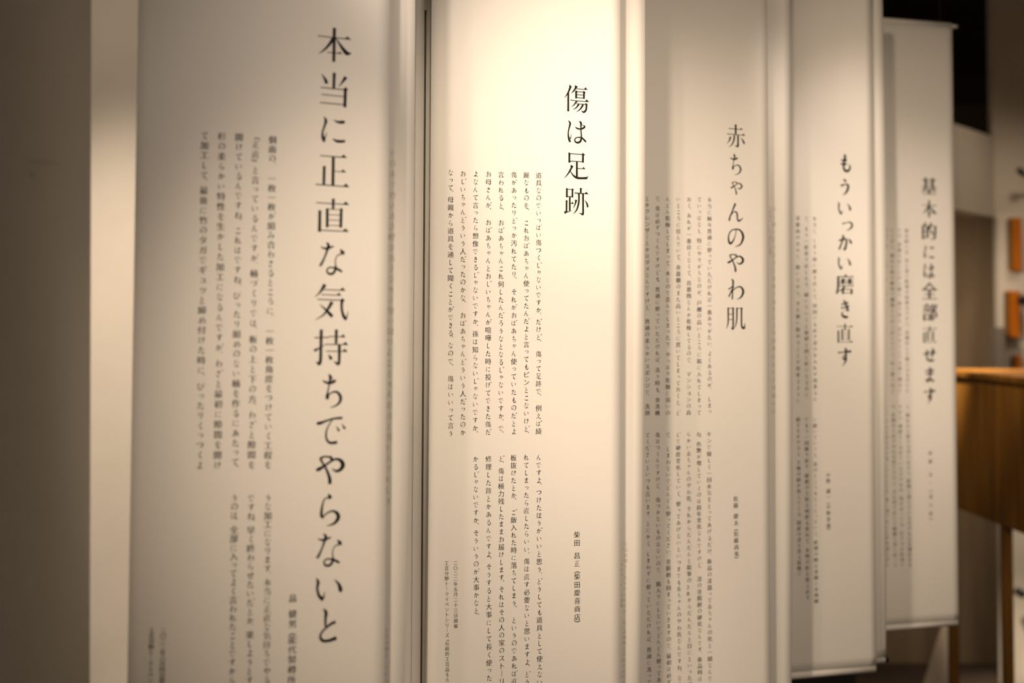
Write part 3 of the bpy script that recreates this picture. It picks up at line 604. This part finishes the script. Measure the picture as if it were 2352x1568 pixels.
back(1, (1482, 200), 0.21, 'pale back of a white banner, a narrow strip seen behind the sharp central banner',
     lambda u, v: -0.0072*max(0.0, v+0.3)**1.5,
     [('工芸分野トークイベントシリーズ「伝統的工芸品をたのし', 1437.5, 1249, 1431, 1566, 0.0172), ('二〇二二年五月二十三日開催', 1427, 1249, 1426.5, 1390, 0.0172)])
back(2, (1817, 500), 0.21, 'shaded back of a white banner, a strip behind the eight-character banner',
     lambda u, v: -0.004*max(0.0, v-0.6)**2,
     [('長く使っていただくために直すことが出来るような仕組みを', 1778, 480, 1776, 944, EMB), ('ですから、いつでも持って来て', 1769, 480, 1769, 585, EMB)])
back(3, (2033, 500), 0.205, 'back of a white banner ending in a dark tube mouth, behind the fourth banner',
     lambda u, v: 0.006-0.010*abs(v-0.1)**1.3*0.8)

# ------------------------------------------------------------------ partition pieces between the banners
def slab(name, pxL, pxR, Y, depth, z0, z1, m, parent=None, py=784):
    a, b = at(pxL, py, Y), at(pxR, py, Y)
    return prism(name, [(a.x, Y), (b.x, Y), (b.x, Y+depth), (a.x, Y+depth)], z0, z1, m, parent)
ps = empty('display_screen', (at(960, 784, 2.62).x, 2.64, 0))
tag(ps, 'white painted display screen with a narrow dark joint, a strip left of the central banner', 'screen')
def kid(o, p):
    o.parent = p; o.location = o.location-p.location; return o
kid(slab('post', 950.5, 970, 2.60, 0.06, 0, 2.47+DZ, M['paint']), ps)
kid(slab('board', 974.5, 1004, 2.61, 0.03, 0, 2.47+DZ, M['paint']), ps)
kid(slab('side_board', 860, 950, 2.607, 0.03, 0, 2.47+DZ, M['paint']), ps)
kid(slab('joint_strip', 968, 977, 2.65, 0.01, 0, 2.062+DZ, M['black']), ps)
kid(slab('cap_rail', 969, 976, 2.602, 0.05, 2.062+DZ, 2.47+DZ, M['paint']), ps)

# near wall end on the left, in shade, with scuffs; and the lit white board beyond it
a = at(208, 784, 1.93)
wl = prism('wall_left', [(a.x, 1.93), (a.x+0.022, 1.25), (a.x-0.35, 1.25), (a.x-0.35, 1.93)], 0, 3.65, M['wall']); wl['kind'] = 'structure'
for v in wl.data.vertices: v.co.x -= 0.0155*(v.co.z-a.z)      # it leans a little
def on_wall(px, py):         # where the shaded wall face shows at a pixel
    f0, f1 = Vector((a.x+0.022, 1.25, 0)), Vector((a.x, 1.93, 0)); d = f1-f0
    q = at(px, py, 1.0); o = Vector((0, 0, CAMZ)); r = q-o; n = Vector((-d.y, d.x, 0))
    return o+r*((f0-o).dot(n)/r.dot(n))
def scuff(pts, w):
    bm = bmesh.new()
    for i in range(len(pts)-1):
        p, q = on_wall(*pts[i]), on_wall(*pts[i+1]); e = Vector((0.0006, 0, 0)); h = Vector((0, 0, w/2))
        fs = [bm.verts.new(c) for c in (p-h+e, q-h*0.6+e, q+h*0.6+e, p+h+e)]; bm.faces.new(fs)
    return bm_obj('scuff', bm, M['mark'], wl)
scuff([(66, 371), (105, 372.5), (137, 376)], 0.0012)
scuff([(70, 401), (75, 401.5), (80, 401)], 0.0035)
lb = slab('display_board', 20, 345, 2.6, 0.02, 0, 2.6+DZ, M['paint'])
tag(lb, 'plain lit white board seen as a strip left of the nearest printed banner', 'board')

# ------------------------------------------------------------------ the room beyond
def structure(o): o['kind'] = 'structure'; return o
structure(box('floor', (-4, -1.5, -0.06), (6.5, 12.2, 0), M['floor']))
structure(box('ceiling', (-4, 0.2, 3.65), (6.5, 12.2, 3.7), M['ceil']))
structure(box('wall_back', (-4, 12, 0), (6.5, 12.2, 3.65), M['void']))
# lintel wall, running away to the right
A, B = at(2195, 400, 6.77), at(2283, 400, 7.25)
d = (B-A).normalized(); A2 = A-d*1.4
z_lo, z_hi = at(2283, 498, 7.25).z, at(2283, 314, 7.25).z
n = Vector((-d.y, d.x, 0))
structure(prism('wall_lintel', [(A2.x, A2.y), (B.x, B.y), (B.x+n.x*.12, B.y+n.y*.12), (A2.x+n.x*.12, A2.y+n.y*.12)], z_lo, z_hi, M['wall']))
# white wall on the right
C0 = at(2292, 600, 7.25); C1 = Vector((C0.x+2.0, 7.05, 0))
structure(prism('wall_right', [(C0.x, 7.25), (C1.x, C1.y), (C1.x, C1.y+0.06), (C0.x, 7.31)], 0, z_lo, M['wall']))
D0 = at(2276, 100, 7.27)
structure(prism('wall_upper', [(D0.x, 7.27), (C1.x, C1.y+0.02), (C1.x, C1.y+0.08), (D0.x, 7.33)], z_lo, 3.65, M['wall']))
# brown recess below the lintel
R0, R1 = at(2150, 700, 7.7), at(2330, 700, 7.7)
structure(box('door_1', (R0.x-1.6, 7.7, 0), (R1.x, 7.76, z_lo+0.1), M['brown']))

# orange plaques on the white wall
def wall_thing(name, x0, y0, x1, y1, Y, depth, m, label, cat, group=None, bev=0.004):
    p, q = at(x0, y1, Y), at(x1, y0, Y)
    o = box(name, (p.x, Y, p.z), (q.x, Y+depth, q.z), m, None, bev)
    return tag(o, label, cat, group) if label else o
def plaque(x0, y0, x1, y1, label):
    Y = 7.2; p, q = at(x0, y1, Y), at(x1, y0, Y)
    r = empty('orange_plaque', ((p.x+q.x)/2, Y, p.z)); tag(r, label, 'plaque', 'orange plaques on the white wall')
    kid(box('panel', (p.x, Y, p.z), (q.x, Y+0.03, q.z), M['orange'], None, 0.004), r)
    kid(box('edge_strip', (p.x-0.004, Y-0.006, p.z+0.004), (p.x+0.012, Y+0.03, q.z-0.004), M['wood'], None, 0.002), r)
plaque(2321, 500, 2346, 622, 'topmost of the orange plaques on the far white wall')
plaque(2313, 668, 2343, 775, 'middle orange plaque on the far white wall, above the wooden cabinet')
plaque(2328, 816, 2347, 851, 'small lowest orange plaque, just above the wooden cabinet top')
hk = empty('lamp', (at(2346, 394, 7.1).x, 7.1, at(2346, 394, 7.1).z)); tag(hk, 'small black lamp head at the right edge, above the orange plaques', 'lamp')
p = at(2340, 390, 7.1); q = at(2362, 410, 7.16)
kid(tube('lamp_head', p, p+(q-p)*0.45, 0.014, M['black']), hk); kid(tube('arm', p+(q-p)*0.4, q+Vector((0.05, 0.02, -0.02)), 0.008, M['black']), hk)
p = at(2350, 690, 7.15); o = tube('round_hook', (p.x, 7.13, p.z), (p.x, 7.18, p.z), 0.022, M['black']); tag(o, 'round black hook beside the middle orange plaque, at the frame edge', 'hook')
wall_thing('grey_box', 2291, 752, 2309, 852, 7.1, 0.1, M['grey'], 'grey upright box behind the cabinet, left of the orange plaques', 'box')
p = at(2341, 1360, 7.1); o = tube('low_hook', (p.x, 7.06, p.z), (p.x, 7.12, p.z), 0.02, M['black']); tag(o, 'small black hook low on the pale wall, right of the cabinet leg', 'hook')

# wooden cabinet on legs
t0 = at(2198, 852, 6.15); fx = lambda Y: at(2293, 784, 5.5).x-0.04*(Y-5.5)
zt = at(2310, 861, 5.5).z; zb = at(2305, 1205, 5.5).z
cab = empty('wooden_cabinet', (fx(5.5)+0.32, 5.5, 0)); tag(cab, 'walnut cabinet on tall legs, at the right behind the banners', 'cabinet')
YA, YB, WD = 4.85, 6.17, 0.66
kid(prism('body', [(fx(YA), YA), (fx(YA)+WD, YA), (fx(YB)+WD, YB), (fx(YB), YB)], zb, zt-0.022, M['wood']), cab)
e = 0.012
kid(prism('top', [(fx(YA)-e, YA-e), (fx(YA)+WD+e, YA-e), (fx(YB)+WD+e, YB+e), (fx(YB)-e, YB+e)], zt-0.022, zt, M['wood']), cab)
for Y in (4.93, 5.5, 6.1):
    for k in (0, 1):
        x = fx(Y)+0.004+k*(WD-0.05)
        kid(prism('leg', [(x, Y-.018), (x+.036, Y-.018), (x+.036, Y+.018), (x, Y+.018)], 0, zb+0.001, M['wood']), cab)
# low things glimpsed under the far banners
p0, p1 = at(1700, 1500, 6.6), at(1966, 1500, 6.6); zt2 = at(1900, 1440, 6.6).z
pl = empty('black_locker', ((p0.x+p1.x)/2, 6.8, 0)); tag(pl, 'low black locker glimpsed under the fourth banner', 'locker')
kid(box('body', (p0.x, 6.6, 0), (p1.x, 7.0, zt2), M['black'], None, 0.004), pl)
kid(box('top', (p0.x-0.01, 6.59, zt2), (p1.x+0.01, 7.01, zt2+0.02), M['black'], None, 0.004), pl)
A0, A1 = at(2126, 1568, 6.6), at(2182, 1568, 6.6); zt3 = at(2150, 1400, 6.6).z; k = (A0.x-at(2168, 1440, 6.6).x)/(at(0, 1440, 6.6).z-at(0, 1568, 6.6).z)
xl = lambda z: A0.x-k*(z-A0.z)
bm = bmesh.new(); vs = []
for y in (6.6, 6.63):
    vs.append([bm.verts.new(c) for c in ((xl(0), y, 0), (A1.x, y, 0), (A1.x, y, zt3), (xl(zt3), y, zt3))])
bm.faces.new(vs[0]); bm.faces.new(vs[1][::-1])
for q in range(4): bm.faces.new((vs[0][q], vs[1][q], vs[1][(q+1) % 4], vs[0][(q+1) % 4]))
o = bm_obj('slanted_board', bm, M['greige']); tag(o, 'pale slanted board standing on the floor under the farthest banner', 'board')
